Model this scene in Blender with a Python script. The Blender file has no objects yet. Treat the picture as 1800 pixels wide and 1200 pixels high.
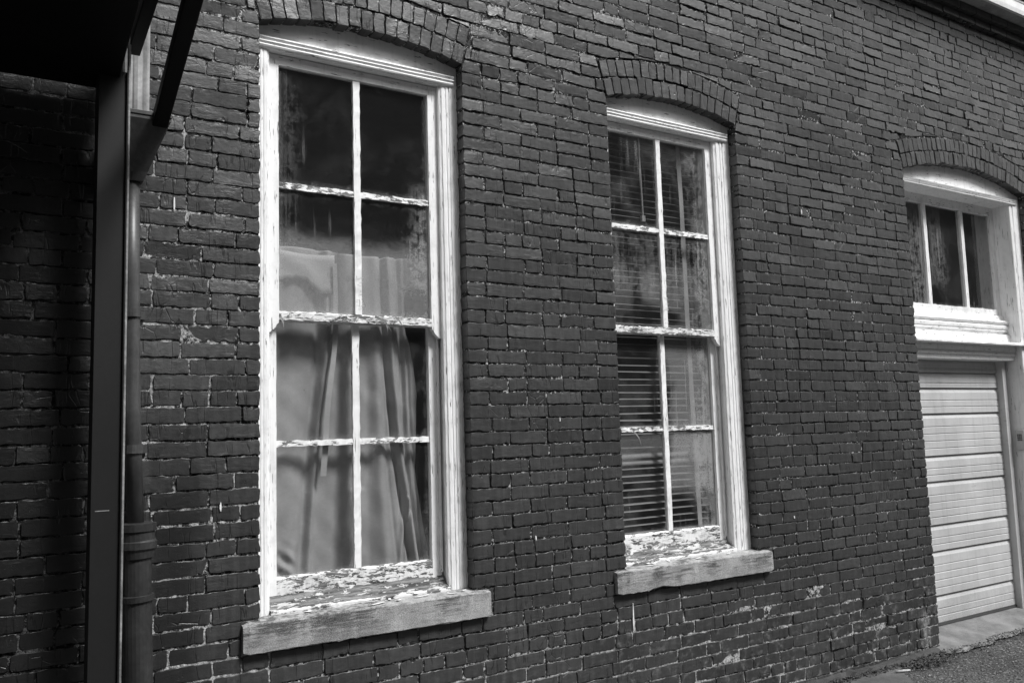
import bpy, math, random
import numpy as np
random.seed(7); rng = np.random.default_rng(7)
sc = bpy.context.scene
COL = sc.collection
R = math.radians

# ------------------------------------------------------------------ helpers
ORG = {}
class MB:
    """collects geometry (world coordinates) and links it as ONE mesh object"""
    def __init__(s): s.v = []; s.f = []; s.m = []; s.c = []; s.tone = .5
    def add(s, vs, fs, mi=0):
        n = len(s.v); s.v.extend(vs); s.c.extend([s.tone]*len(vs))
        for f in fs: s.f.append([i+n for i in f]); s.m.append(mi)
    def box(s, x0, x1, y0, y1, z0, z1, mi=0):
        v = [(x0,y0,z0),(x1,y0,z0),(x1,y1,z0),(x0,y1,z0),(x0,y0,z1),(x1,y0,z1),(x1,y1,z1),(x0,y1,z1)]
        s.add(v, [(0,3,2,1),(4,5,6,7),(0,1,5,4),(1,2,6,5),(2,3,7,6),(3,0,4,7)], mi)
    def sweep(s, prof, axis, a0, a1, seg=.05, jit=0., mi=0, dw=None):
        """closed profile [(p,y)] swept along x (p is z) or along z (p is x), each ring a little uneven; dw(a) shifts p"""
        n = max(1, int(abs(a1-a0)/seg)); k = len(prof); vs = []; fs = []
        for i in range(n+1):
            a = a0+(a1-a0)*i/n
            for (p, y) in prof:
                p2 = p+random.gauss(0, jit)+(dw(a) if dw else 0); y2 = y+random.gauss(0, jit*.6)
                vs.append((a, y2, p2) if axis == 'x' else (p2, y2, a))
        for i in range(n):
            for j in range(k):
                q = (i*k+j, i*k+(j+1) % k, (i+1)*k+(j+1) % k, (i+1)*k+j)
                fs.append(q)
        fs.append(tuple(range(k))[::-1]); fs.append(tuple(n*k+j for j in range(k)))
        s.add(vs, fs, mi)
    def tube(s, pts, radii, n=14, mi=0, squash=1.):
        vs = []; fs = []
        P = [np.array(p, float) for p in pts]
        for i, p in enumerate(P):
            d = P[min(i+1, len(P)-1)]-P[max(i-1, 0)]; d /= np.linalg.norm(d)
            u = np.cross(d, (0, 1, 0)) if abs(d[1]) < .9 else np.cross(d, (1, 0, 0)); u /= np.linalg.norm(u); w = np.cross(d, u)
            for j in range(n):
                t = 2*math.pi*j/n
                vs.append(tuple(p+radii[i]*(math.cos(t)*u+math.sin(t)*w*squash)))
        for i in range(len(P)-1):
            for j in range(n): fs.append((i*n+j, i*n+(j+1) % n, (i+1)*n+(j+1) % n, (i+1)*n+j))
        fs.append(tuple(range(n))[::-1]); fs.append(tuple((len(P)-1)*n+j for j in range(n)))
        s.add(vs, fs, mi)
    def loft(s, rings, mi=0, cap=True):
        k = len(rings[0]); vs = [p for r in rings for p in r]; fs = []
        for i in range(len(rings)-1):
            for j in range(k): fs.append((i*k+j, i*k+(j+1) % k, (i+1)*k+(j+1) % k, (i+1)*k+j))
        if cap: fs.append(tuple(range(k))[::-1]); fs.append(tuple((len(rings)-1)*k+j for j in range(k)))
        s.add(vs, fs, mi)
    def build(s, name, mats, parent=None, bevel=0., smooth=False, fix=True, tone=False):
        o0 = np.array(ORG.get(parent.name, (0, 0, 0)) if parent else (0, 0, 0), float)
        me = bpy.data.meshes.new(name)
        V = np.array(s.v, float)-o0
        me.from_pydata(V.tolist(), [], s.f)
        for m in (mats if isinstance(mats, (list, tuple)) else [mats]): me.materials.append(m)
        me.polygons.foreach_set('material_index', s.m)
        if tone:
            a = me.attributes.new('tone', 'FLOAT', 'POINT'); a.data.foreach_set('value', s.c)
        me.update(); me.validate()
        if fix:
            import bmesh
            b = bmesh.new(); b.from_mesh(me); bmesh.ops.recalc_face_normals(b, faces=b.faces); b.to_mesh(me); b.free()
        if smooth:
            me.polygons.foreach_set('use_smooth', [smooth != 'rim' or len(p.vertices) == 4 for p in me.polygons])
        o = bpy.data.objects.new(name, me); COL.objects.link(o)
        if parent: o.parent = parent
        ORG[o.name] = tuple(o0)
        if bevel:
            bm = o.modifiers.new('Bevel', 'BEVEL'); bm.width = bevel; bm.segments = 2; bm.limit_method = 'ANGLE'; bm.angle_limit = R(40)
        return o
def tag(o, label=None, cat=None, group=None, kind=None):
    for k, v in (('label', label), ('category', cat), ('group', group), ('kind', kind)):
        if v: o[k] = v
    return o
def thing(name, loc, label, cat, group=None):
    o = bpy.data.objects.new(name, None); COL.objects.link(o); o.location = loc; o.empty_display_size = .1
    ORG[o.name] = loc
    return tag(o, label, cat, group)

# ------------------------------------------------------------------ materials
def newmat(name):
    m = bpy.data.materials.new(name); m.use_nodes = True; nt = m.node_tree; nt.nodes.clear()
    return m, nt
class NB:
    def __init__(s, nt): s.nt = nt; s.L = nt.links
    def n(s, t, **kw):
        o = s.nt.nodes.new(t)
        for k, v in kw.items(): setattr(o, k, v)
        return o
    def put(s, sock, v):
        if v is None: return
        if hasattr(v, 'is_linked') or hasattr(v, 'links'): s.L.new(v, sock)
        else:
            if sock.type == 'RGBA' and not hasattr(v, '__len__'): v = (v, v, v, 1)
            sock.default_value = v
    def math(s, op, a, b=None, c=None, clamp=False):
        o = s.n('ShaderNodeMath', operation=op, use_clamp=clamp)
        for i, v in enumerate((a, b, c)):
            if v is not None: s.put(o.inputs[i], v)
        return o.outputs[0]
    def pos(s): return s.n('ShaderNodeNewGeometry').outputs['Position']
    def scale(s, vec, xyz, off=(0, 0, 0)):
        o = s.n('ShaderNodeMapping'); s.put(o.inputs['Vector'], vec); o.inputs['Scale'].default_value = xyz; o.inputs['Location'].default_value = off
        return o.outputs[0]
    def noise(s, vec, sc=5., det=4., rough=.55, dist=0.):
        o = s.n('ShaderNodeTexNoise'); s.put(o.inputs['Vector'], vec)
        o.inputs['Scale'].default_value = sc; o.inputs['Detail'].default_value = det; o.inputs['Roughness'].default_value = rough; o.inputs['Distortion'].default_value = dist
        return o.outputs[0]
    def ramp(s, v, a, b, lo=0., hi=1., smooth=True):
        o = s.n('ShaderNodeMapRange'); o.interpolation_type = 'SMOOTHSTEP' if smooth else 'LINEAR'; o.clamp = True
        s.put(o.inputs[0], v)
        for i, x in enumerate((a, b, lo, hi)): s.put(o.inputs[i+1], x)
        return o.outputs[0]
    def mix(s, f, a, b):
        o = s.n('ShaderNodeMix', data_type='FLOAT'); s.put(o.inputs[0], f); s.put(o.inputs[2], a); s.put(o.inputs[3], b)
        return o.outputs[0]
    def bump(s, h, dist=.002, st=1., prev=None):
        o = s.n('ShaderNodeBump'); s.put(o.inputs['Height'], h); o.inputs['Distance'].default_value = dist; o.inputs['Strength'].default_value = st
        if prev is not None: s.put(o.inputs['Normal'], prev)
        return o.outputs[0]
    def out(s, col, rough=.6, nor=None, spec=.5, metal=0.):
        p = s.n('ShaderNodeBsdfPrincipled'); s.put(p.inputs['Base Color'], col); s.put(p.inputs['Roughness'], rough)
        s.put(p.inputs['Specular IOR Level'], spec); p.inputs['Metallic'].default_value = metal
        if nor is not None: s.put(p.inputs['Normal'], nor)
        o = s.n('ShaderNodeOutputMaterial'); s.L.new(p.outputs[0], o.inputs[0]); return p
    def xyz(s, vec):
        o = s.n('ShaderNodeSeparateXYZ'); s.put(o.inputs[0], vec); return o.outputs

def mat_brick():
    m, nt = newmat('painted_brick'); b = NB(nt); P = b.pos(); X = b.xyz(P)
    at = b.n('ShaderNodeAttribute', attribute_name='tone').outputs['Fac']
    big = b.noise(P, 1.3, 3)
    col = b.math('MULTIPLY', b.ramp(at, 0, 1, .031, .048, False), b.ramp(big, .3, .7, .85, 1.18))
    st = b.noise(b.scale(P, (38, 38, 2.2)), 1., 4, .6)              # runs in the paint
    col = b.math('MULTIPLY', col, b.ramp(st, .35, .7, .82, 1.2))
    sm = b.noise(b.scale(P, (14, 14, 60)), 1., 5, .65)              # drag marks along the brick
    col = b.math('MULTIPLY', col, b.ramp(sm, .35, .75, .88, 1.2))
    seam = b.math('MULTIPLY', b.ramp(b.math('ABSOLUTE', b.math('SUBTRACT', b.noise(b.scale(P, (11, 11, 1.1)), 1., 3, .5), .5)), .012, .003), b.ramp(b.noise(P, 9, 2), .46, .58))
    col = b.math('MULTIPLY', col, b.ramp(seam, 0, 1, 1, .55))
    # worn, chalky paint low on the wall, scuffs elsewhere
    low = b.ramp(b.math('ADD', X[2], b.math('MULTIPLY', big, .7)), 1.05, .45)
    wn = b.noise(P, 17, 6, .7)
    wear = b.math('MULTIPLY', b.ramp(wn, .5, .72), b.math('MULTIPLY_ADD', low, .75, .07))
    col = b.mix(wear, col, .17)
    sp = b.ramp(b.noise(P, 120, 2, .5), .73, .78)
    col = b.mix(b.math('MULTIPLY', sp, b.math('MULTIPLY_ADD', low, .5, .12)), col, .3)
    pits = b.ramp(b.noise(P, 95, 3, .6), .33, .26)
    col = b.mix(b.math('MULTIPLY', pits, .5), col, .012)
    # soot beside the downpipe
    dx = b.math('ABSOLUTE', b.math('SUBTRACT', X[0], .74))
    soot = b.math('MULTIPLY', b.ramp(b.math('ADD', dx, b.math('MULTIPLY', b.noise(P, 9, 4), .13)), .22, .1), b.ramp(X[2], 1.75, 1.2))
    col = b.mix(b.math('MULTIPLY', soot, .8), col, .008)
    cr = b.math('MULTIPLY', b.ramp(b.math('ADD', b.math('ABSOLUTE', b.math('SUBTRACT', X[0], 5.60)), b.math('MULTIPLY', b.noise(P, 15, 5, .7), .30)), .22, .14), b.ramp(X[2], .30, .20))
    col = b.mix(b.math('MULTIPLY', cr, .65), col, b.ramp(b.noise(P, 50, 4), .3, .7, .12, .45))
    col = b.math('MULTIPLY', col, b.ramp(X[0], .46, .475, .21, 1))  # canopy shade painted into the brick left of the post
    h = b.math('ADD', b.math('MULTIPLY', sm, b.ramp(b.noise(P, 6, 1), .5, .64, .08, .6)), b.math('SUBTRACT', b.math('MULTIPLY', b.noise(P, 38, 6, .68), .45), b.math('MULTIPLY', seam, .35)))
    h = b.math('SUBTRACT', h, b.math('MULTIPLY', pits, .5))
    vc = b.n('ShaderNodeTexVoronoi', feature='DISTANCE_TO_EDGE'); b.put(vc.inputs['Vector'], b.scale(P, (13, 13, 9))); vc.inputs['Scale'].default_value = 1.
    ck = b.math('MULTIPLY', b.ramp(b.math('ADD', vc.outputs['Distance'], b.math('MULTIPLY', b.noise(P, 40, 3), .05)), .05, .03), b.ramp(b.noise(P, 3.3, 2), .58, .66))
    col = b.math('MULTIPLY', col, b.ramp(ck, 0, 1, 1, .6)); h = b.math('SUBTRACT', h, b.math('MULTIPLY', ck, .4))
    n1 = b.bump(h, .0045, .9)
    n2 = b.bump(b.noise(P, 300, 2), .0006, .5, n1)
    b.out(col, b.ramp(wear, 0, 1, .40, .9), n2, .55)
    return m
def mat_mortar():
    m, nt = newmat('mortar'); b = NB(nt); P = b.pos(); X = b.xyz(P)
    a = b.noise(P, 4.2, 4, .6); c = b.noise(P, 46, 4, .7)
    left = b.ramp(X[0], 1.5, .8, 0, .115)
    low = b.ramp(b.math('ADD', X[2], b.math('MULTIPLY', b.noise(P, 1.7, 3), .6)), 1.15, .55, 0, .16)
    high = b.ramp(X[0], 2.4, 5., 0, .02)
    v = b.math('ADD', b.math('MULTIPLY', a, .42), b.math('MULTIPLY', c, .58))
    v = b.math('ADD', v, b.math('SUBTRACT', b.math('ADD', left, low), high))
    mask = b.ramp(v, .585, .65)
    mask = b.math('MAXIMUM', mask, b.math('MULTIPLY', b.ramp(b.noise(P, 70, 4, .7), .535, .58), b.ramp(b.noise(P, 5.5, 4, .6), .36, .52)))
    dark = b.ramp(b.noise(P, 24, 4), .3, .7, .008, .045)
    lite = b.ramp(b.noise(P, 80, 3), .3, .7, .22, .6)
    col = b.mix(mask, dark, lite)
    col = b.math('MULTIPLY', col, b.ramp(X[0], .46, .475, .21, 1))  # same painted shade on the mortar left of the post
    n = b.bump(b.noise(P, 100, 4, .75), .012, 1.)
    b.out(col, .9, n, .2)
    return m
def mat_wood(name, axis, peel, base=.83, bare=(.05, .22), shade=.0):
    """old white paint flaking off weathered wood, cracked along the grain"""
    m, nt = newmat(name); b = NB(nt); P = b.pos()
    s = (7, 60, 60) if axis == 'x' else (75, 75, 4.5)
    g = b.noise(b.scale(P, s), 1., 5, .65)
    f = b.noise(b.scale(P, tuple(.6*q+(12 if axis == 'x' else 6) for q in s)), 1., 5, .7, .4)
    big = b.noise(P, 2.6, 3)
    v = b.math('ADD', b.math('MULTIPLY', f, .7), b.math('ADD', b.math('MULTIPLY', g, .2), b.math('MULTIPLY', big, .18)))
    thr = .775-.25*peel
    mask = b.ramp(v, thr, thr+.018)
    crack = b.ramp(b.noise(b.scale(P, tuple(2.*q for q in s)), 1., 3, .6), .645-.03*peel, .675)
    wood = b.mix(b.ramp(g, .35, .7), bare[0], bare[1])
    dirt = b.ramp(b.noise(P, 11, 5, .65), .45, .8, 0, .10+.30*peel)
    streak = b.ramp(b.noise(b.scale(P, (50, 50, 3)), 1., 3), .5, .75, 0, .14)
    paint = b.math('MULTIPLY', base, b.math('SUBTRACT', 1., b.math('ADD', dirt, streak)))
    col = b.mix(mask, paint, wood)
    col = b.mix(b.math('MULTIPLY', crack, .85), col, .035)
    h = b.math('ADD', b.math('MULTIPLY', b.math('SUBTRACT', 1., mask), .8), b.math('MULTIPLY', g, .35))
    h = b.math('SUBTRACT', h, b.math('MULTIPLY', crack, .5))
    b.out(col, b.mix(mask, .5, .9), b.bump(h, .0022, .9), .35)
    return m
def mat_plain(name, col, rough=.5, var=.15, sc=6., bump=.3, spec=.4, metal=0., fine=60, streak=False):
    m, nt = newmat(name); b = NB(nt); P = b.pos()
    a = b.noise(P, sc, 5, .6); f = b.noise(P, fine, 4, .6)
    c = b.math('MULTIPLY', col, b.ramp(a, .3, .7, 1-var, 1+var))
    c = b.math('MULTIPLY', c, b.ramp(f, .3, .7, 1-var*.5, 1+var*.5))
    if streak: c = b.math('MULTIPLY', c, b.ramp(b.noise(b.scale(P, (40, 40, 1.5)), 1., 4), .35, .75, .8, 1.2))
    b.out(c, rough, b.bump(f, .0015, bump), spec, metal)
    return m
def mat_stone():
    m, nt = newmat('sandstone'); b = NB(nt); P = b.pos(); X = b.xyz(P)
    g = b.noise(P, 260, 3, .7); l = b.noise(b.scale(P, (3, 30, 30)), 1., 5, .7); k = b.noise(P, 3.1, 4, .6)
    c = b.math('MULTIPLY', b.ramp(g, .3, .7, .16, .44), b.ramp(b.noise(P, 9, 4), .3, .7, .8, 1.15))
    l2 = b.noise(b.scale(P, (9, 60, 90)), 1., 6, .75)
    stain = b.math('MULTIPLY', b.ramp(b.math('ADD', b.math('MULTIPLY', k, .62), b.math('MULTIPLY', l2, .48)), .52, .60), b.ramp(X[2], .69, .79, .3, 1))
    c = b.mix(b.math('MULTIPLY', stain, .85), c, b.ramp(g, .4, .65, .02, .14))
    edge = b.math('MULTIPLY', b.ramp(X[2], .806, .812), b.ramp(b.noise(P, 30, 4, .7), .42, .6))
    c = b.mix(b.math('MULTIPLY', edge, .5), c, .5)
    b.out(c, .9, b.bump(b.math('ADD', g, b.math('MULTIPLY', l, 1.5)), .002, .9), .2)
    return m
def mat_glass(name='old_glass', dirt=.5, seed=0., streak=.5, patch=None):
    m, nt = newmat(name); b = NB(nt); P = b.pos()
    Po = b.scale(P, (1, 1, 1), (seed, 0, seed*.7))
    uv = b.n('ShaderNodeAttribute', attribute_name='edge').outputs['Fac']     # 0 at the putty, 1 in the middle of a pane
    wob = b.noise(Po, 3.2, 2)
    nor = b.bump(wob, .03, .10)
    tr = b.n('ShaderNodeBsdfTransparent'); tr.inputs[0].default_value = (.86, .86, .86, 1)
    gl = b.n('ShaderNodeBsdfGlossy'); gl.inputs['Roughness'].default_value = .015; gl.inputs[0].default_value = (.9, .9, .9, 1)
    b.put(gl.inputs['Normal'], nor)
    ge = b.n('ShaderNodeNewGeometry'); dt = b.n('ShaderNodeVectorMath', operation='DOT_PRODUCT'); b.L.new(ge.outputs['Normal'], dt.inputs[0]); b.L.new(ge.outputs['Incoming'], dt.inputs[1])
    fres = b.math('MULTIPLY_ADD', b.math('POWER', b.math('SUBTRACT', 1., b.math('ABSOLUTE', dt.outputs['Value']), clamp=True), 5.), .93, .065)
    a = b.n('ShaderNodeMixShader'); b.put(a.inputs[0], fres); b.L.new(tr.outputs[0], a.inputs[1]); b.L.new(gl.outputs[0], a.inputs[2])
    df = b.n('ShaderNodeBsdfDiffuse'); df.inputs[0].default_value = (.42, .42, .42, 1)
    big = b.noise(Po, 3.4, 5, .62, .6); fine = b.noise(Po, 140, 3, .7)
    runs = b.noise(b.scale(Po, (48, 48, 1.6)), 1., 4, .65)
    film = b.math('MULTIPLY', b.ramp(big, .42, .72), b.ramp(fine, .3, .62, .25, 1))
    run = b.math('MULTIPLY', b.ramp(runs, .56, .72), b.ramp(b.noise(Po, 2.2, 3), .45, .62))
    mid = b.noise(Po, 22, 5, .7)
    ed = b.math('MULTIPLY', b.ramp(b.math('ADD', uv, b.math('MULTIPLY', mid, .8)), .75, .25), b.ramp(fine, .3, .7, .25, 1))
    d = b.math('ADD', b.math('MULTIPLY', film, dirt), b.math('ADD', b.math('MULTIPLY', run, streak), b.math('MULTIPLY', ed, .28)))
    X = b.xyz(P); wv_ = b.math('MULTIPLY', b.math('SUBTRACT', big, .5), .5)
    for (x0, x1, z0, z1, soft, amt, kind) in (patch or []):      # dried-on dirt, and pale film bands that paint in reflections
        xx = b.math('ADD', X[0], b.math('MULTIPLY', wv_, .6)); zz = b.math('ADD', X[2], b.math('MULTIPLY', wv_, .5))
        k = b.math('MULTIPLY', b.math('MULTIPLY', b.ramp(xx, x0-soft, x0+soft), b.ramp(xx, x1+soft, x1-soft)), b.math('MULTIPLY', b.ramp(zz, z0-soft, z0+soft), b.ramp(zz, z1+soft, z1-soft)))
        tex = b.ramp(fine, .25, .6, .55, 1) if kind == 'film' else b.math('MULTIPLY', b.ramp(b.math('ADD', b.math('MULTIPLY', mid, .6), b.math('MULTIPLY', runs, .4)), .42, .56), b.ramp(fine, .3, .6, .4, 1))
        d = b.math('MULTIPLY_ADD', b.math('MULTIPLY', k, amt), tex, d)
    d = b.math('MULTIPLY_ADD', d, 1., .018, clamp=True)
    d = b.math('MINIMUM', d, .62)
    z = b.n('ShaderNodeMixShader'); b.put(z.inputs[0], d); b.L.new(a.outputs[0], z.inputs[1]); b.L.new(df.outputs[0], z.inputs[2])
    o = b.n('ShaderNodeOutputMaterial'); b.L.new(z.outputs[0], o.inputs[0])
    return m
def mat_cloth(name, col):
    m, nt = newmat(name); b = NB(nt); P = b.pos()
    a = b.noise(P, 3.5, 4, .6); w = b.noise(b.scale(P, (60, 60, 700)), 1., 2); k = b.noise(P, 25, 3)
    c = b.math('MULTIPLY', col, b.math('MULTIPLY', b.ramp(a, .3, .7, .82, 1.12), b.ramp(w, .3, .7, .95, 1.05)))
    c = b.mix(b.ramp(b.noise(P, 55, 2), .76, .8, 0, .6), c, .08)
    b.out(c, .8, b.bump(k, .004, .4), .2)
    return m
def mat_steel():
    m, nt = newmat('white_steel'); b = NB(nt); P = b.pos(); X = b.xyz(P)
    a = b.noise(P, 2.5, 5, .6); f = b.noise(P, 90, 3); r = b.noise(b.scale(P, (45, 45, 2)), 1., 4)
    c = b.math('MULTIPLY', .48, b.math('MULTIPLY', b.ramp(a, .3, .7, .86, 1.08), b.ramp(r, .45, .75, 1., .88)))
    sc_ = b.math('MULTIPLY', b.ramp(b.noise(b.scale(P, (12, 12, 40)), 1., 5, .75), .60, .66), b.ramp(b.noise(P, 2.1, 2), .5, .62))
    splash = b.math('MULTIPLY', b.ramp(b.math('ADD', X[2], b.math('MULTIPLY', a, .5)), .62, .28), b.ramp(f, .35, .65, .2, .6))
    c = b.mix(b.math('MULTIPLY', sc_, .35), c, .12); c = b.mix(splash, c, .22)
    b.out(c, .42, b.bump(b.noise(P, 7, 3), .004, .25), .45)
    return m
def mat_asphalt():
    m, nt = newmat('asphalt'); b = NB(nt); P = b.pos()
    v = b.n('ShaderNodeTexVoronoi'); b.put(v.inputs['Vector'], P); v.inputs['Scale'].default_value = 75
    g = b.noise(P, 170, 3, .7); k = b.noise(P, 1.6, 4)
    c = b.math('MULTIPLY', b.ramp(b.math('ADD', b.math('MULTIPLY', g, .5), b.math('MULTIPLY', b.noise(P, 60, 4, .7), .5)), .36, .64, .010, .15), b.ramp(k, .3, .7, .7, 1.3))
    c = b.mix(b.ramp(v.outputs['Color'], .8, .9, 0, .6), c, .3)
    h = b.math('ADD', b.math('MULTIPLY', v.outputs['Distance'], -1.), g)
    b.out(c, .9, b.bump(h, .008, 1.), .2)
    return m
def mat_concrete(name, col=.2):
    m, nt = newmat(name); b = NB(nt); P = b.pos()
    a = b.noise(P, 4, 6, .65); g = b.noise(P, 180, 3, .7); s = b.noise(P, 22, 4, .7)
    c = b.math('MULTIPLY', col, b.math('MULTIPLY', b.ramp(a, .3, .7, .65, 1.3), b.ramp(g, .3, .7, .85, 1.15)))
    c = b.mix(b.ramp(s, .63, .7, 0, .5), c, .04)
    b.out(c, .85, b.bump(b.math('ADD', g, b.math('MULTIPLY', s, 2.)), .003, .8), .25)
    return m

M = dict(
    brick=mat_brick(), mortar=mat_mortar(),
    wv=mat_wood('white_paint_upright', 'z', .38), wh=mat_wood('white_paint_rail', 'x', .44),
    peel=mat_wood('flaking_paint_rail', 'x', .86, .76), clean=mat_wood('white_paint_head', 'x', .10, .8),
    wv2=mat_wood('white_paint_post', 'z', .16, .8),
    sub=mat_wood('bare_sub_sill', 'x', 1.12, .52, (.04, .24)), stone=mat_stone(),
    glass=mat_glass('old_glass_lower', .10, 0., .25), glassu=mat_glass('old_glass_upper', .04, 3.3, .22, [(1.1, 2.05, 2.02, 2.46, .06, .36, 'film'), (1.86, 2.1, 2.25, 2.75, .06, .42, 'spots'), (1.1, 1.28, 2.4, 3.2, .06, .12, 'spots')]), glass2=mat_glass('dirt_and_reflection_glass', .12, 11., .35, [(3.50, 3.95, 1.2, 2.10, .05, .30, 'film'), (3.30, 3.80, 2.24, 2.47, .05, .16, 'film'), (3.0, 3.22, 2.2, 2.50, .04, .14, 'film'), (3.02, 3.95, 1.38, 1.52, .04, .16, 'film'), (3.02, 3.95, 2.3, 2.68, .06, .16, 'spots'), (3.74, 3.95, .9, 3.3, .05, .3, 'spots')]), glass3=mat_glass('transom_glass', .05, 23., .3, [(5.8, 6.3, 2.4, 3.25, .06, .3, 'spots'), (6.36, 6.6, 2.6, 3.25, .06, .22, 'spots')]),  # glass2: mid-height film bands stand in for reflections, the rest is dirt
    cloth=mat_cloth('grey_cloth', .34), pale=mat_cloth('pale_cloth', .46),
    slat=mat_plain('blind_slat', .20, .4, .15, 9, .1), tape=mat_plain('blind_tape', .3, .8, .15),
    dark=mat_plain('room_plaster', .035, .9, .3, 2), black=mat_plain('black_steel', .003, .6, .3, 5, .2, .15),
    post=mat_plain('dark_steel', .011, .55, .15, 3, .15, .3), edge=mat_plain('lit_edge_and_scratch', .22, .5, .4, 9, .3),
    pipe=mat_plain('painted_pipe', .055, .42, .25, 7, .25, .5, streak=True), iron=mat_plain('cast_iron_pipe', .024, .5, .3, 12, .5, .45),
    hopper=mat_plain('painted_hopper', .04, .45, .35, 10, .35, .5), flute=mat_plain('galvanised_spout', .30, .4, .25, 8, .1, .5, streak=True),
    steel=mat_steel(), grey=mat_plain('keypad_case', .42, .5, .1), key=mat_plain('key_rubber', .06, .6, .1),
    concrete=mat_concrete('concrete', .17), walk=mat_concrete('old_concrete', .10), foot=mat_concrete('rough_footing', .055), asphalt=mat_asphalt(),
    soffit=mat_plain('soffit_board', .32, .8, .25, 8), fascia=mat_plain('white_gutter', .8, .5, .08), gravel=mat_plain('gravel_stone', .13, .9, .7, 60, .3),
    leaf=mat_plain('dry_leaf', .06, .8, .5, 40), stick=mat_plain('bare_twig', .42, .8, .3, 40),
    far=mat_plain('far_brick', .10, .9, .25, 3), roof=mat_plain('far_roof', .04, .9, .2), chip=mat_plain('loose_paint', .75, .6, .1),
)

# ------------------------------------------------------------------ the building: dimensions
BASE = (3.5, 0., 0.)
bld = thing('brick_building', BASE, 'dark painted brick building with two tall white windows and a garage bay', 'building')
CH = .0665                                   # one course
Z0 = -.04
class Opening:
    def __init__(s, x0, x1, zb, spring, rise):
        s.x0, s.x1, s.zb, s.sp = x0, x1, zb, spring
        s.xc = (x0+x1)/2; c = (x1-x0)/2; s.R = (c*c+rise*rise)/(2*rise); s.zc = spring+rise-s.R; s.a = math.asin(c/s.R)
    def arc(s, x, off=0.):
        r = s.R+off; d = r*r-(x-s.xc)**2
        return s.zc+math.sqrt(max(d, 0))
W1 = Opening(1.085, 2.095, .79, 3.385, .065)
W2 = Opening(3.02, 4.03, .79, 3.40, .068)
G = Opening(5.755, 7.43, -.2, 3.375, .115)
OPS = [W1, W2, G]
RING = .094; RJ = .009; ROUT = 2*RING+2*RJ+.004

# ------------------------------------------------------------------ bricks
def clip(poly, px, pz, nx, nz):
    """keep the side of the line through p the normal points to"""
    out = []
    for i in range(len(poly)):
        a, c = poly[i], poly[(i+1) % len(poly)]
        da = (a[0]-px)*nx+(a[1]-pz)*nz; dc = (c[0]-px)*nx+(c[1]-pz)*nz
        if da >= 0: out.append(a)
        if da*dc < 0:
            t = da/(da-dc); out.append((a[0]+t*(c[0]-a[0]), a[1]+t*(c[1]-a[1])))
    return out
def area(p): return .5*abs(sum(p[i][0]*p[(i+1) % len(p)][1]-p[(i+1) % len(p)][0]*p[i][1] for i in range(len(p))))
def brick(mb, poly, depth=.03, y0=0., rough=1., step=.02, crisp=False):
    """one brick: ragged outline, worn arris, slightly hollow uneven face"""
    if len(poly) < 3 or area(poly) < 4e-4: return
    mb.tone = min(1, max(0, random.gauss(.5, .2)))
    pts = []
    for i in range(len(poly)):
        a, c = poly[i], poly[(i+1) % len(poly)]
        L = math.hypot(c[0]-a[0], c[1]-a[1])
        if L < 1e-4: continue
        n = max(2, int(L/step)); cut = min(.3, random.uniform(.0015, .007)/L)
        ts = [cut]+[j/n for j in range(1, n)]+[1-cut]
        pts += [(a[0]+(c[0]-a[0])*t, a[1]+(c[1]-a[1])*t) for t in ts]
    P = np.array(pts); k = len(P)
    lo, hi = P.min(0), P.max(0); C = (lo+hi)/2; H = np.maximum((hi-lo)/2, .004)
    nz = rng.normal(0, .0021*rough, k); nz = .6*nz+.4*np.roll(nz, 1)
    if rng.random() < .3*rough:                    # a chipped arris
        i = rng.integers(k); w = rng.integers(1, 3)
        for j in range(-w, w+1): nz[(i+j) % k] -= rng.uniform(.001, .006)
    D = P-C; U = D/np.maximum(np.linalg.norm(D/H, axis=1)[:, None], .3)/H[None, :]*.0+np.sign(D)*(np.abs(D)/H > .86)
    O = P+U*nz[:, None]
    f = y0+rng.normal(0, .0012*rough); tx, tz = rng.normal(0, .004*rough)/max(H[0], .05)*.3, rng.normal(0, .0012*rough)/H[1]
    def ring(ins, y, noise):
        S = 1-np.minimum(ins/H, .8); Q = C+(O-C)*S
        Y = y+f+(Q[:, 0]-C[0])*tx+(Q[:, 1]-C[1])*tz+rng.normal(0, noise, k)
        return [(q[0], yy, q[1]) for q, yy in zip(Q, Y)]
    arr = .0022
    rings = [[(q[0], y0+depth, q[1]) for q in O], ring(0, arr*1.1, .0006*rough), ring(.0018, .0003, .0003*rough)]
    if H.min() > .022: rings.append(ring(.012, 0., .00008))
    vs = [p for r in rings for p in r]; fs = []
    for i in range(len(rings)-1):
        for j in range(k): fs.append((i*k+j, i*k+(j+1) % k, (i+1)*k+(j+1) % k, (i+1)*k+j))
    fs.append(tuple((len(rings)-1)*k+j for j in range(k)))
    mb.add(vs, fs, 0)

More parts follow.
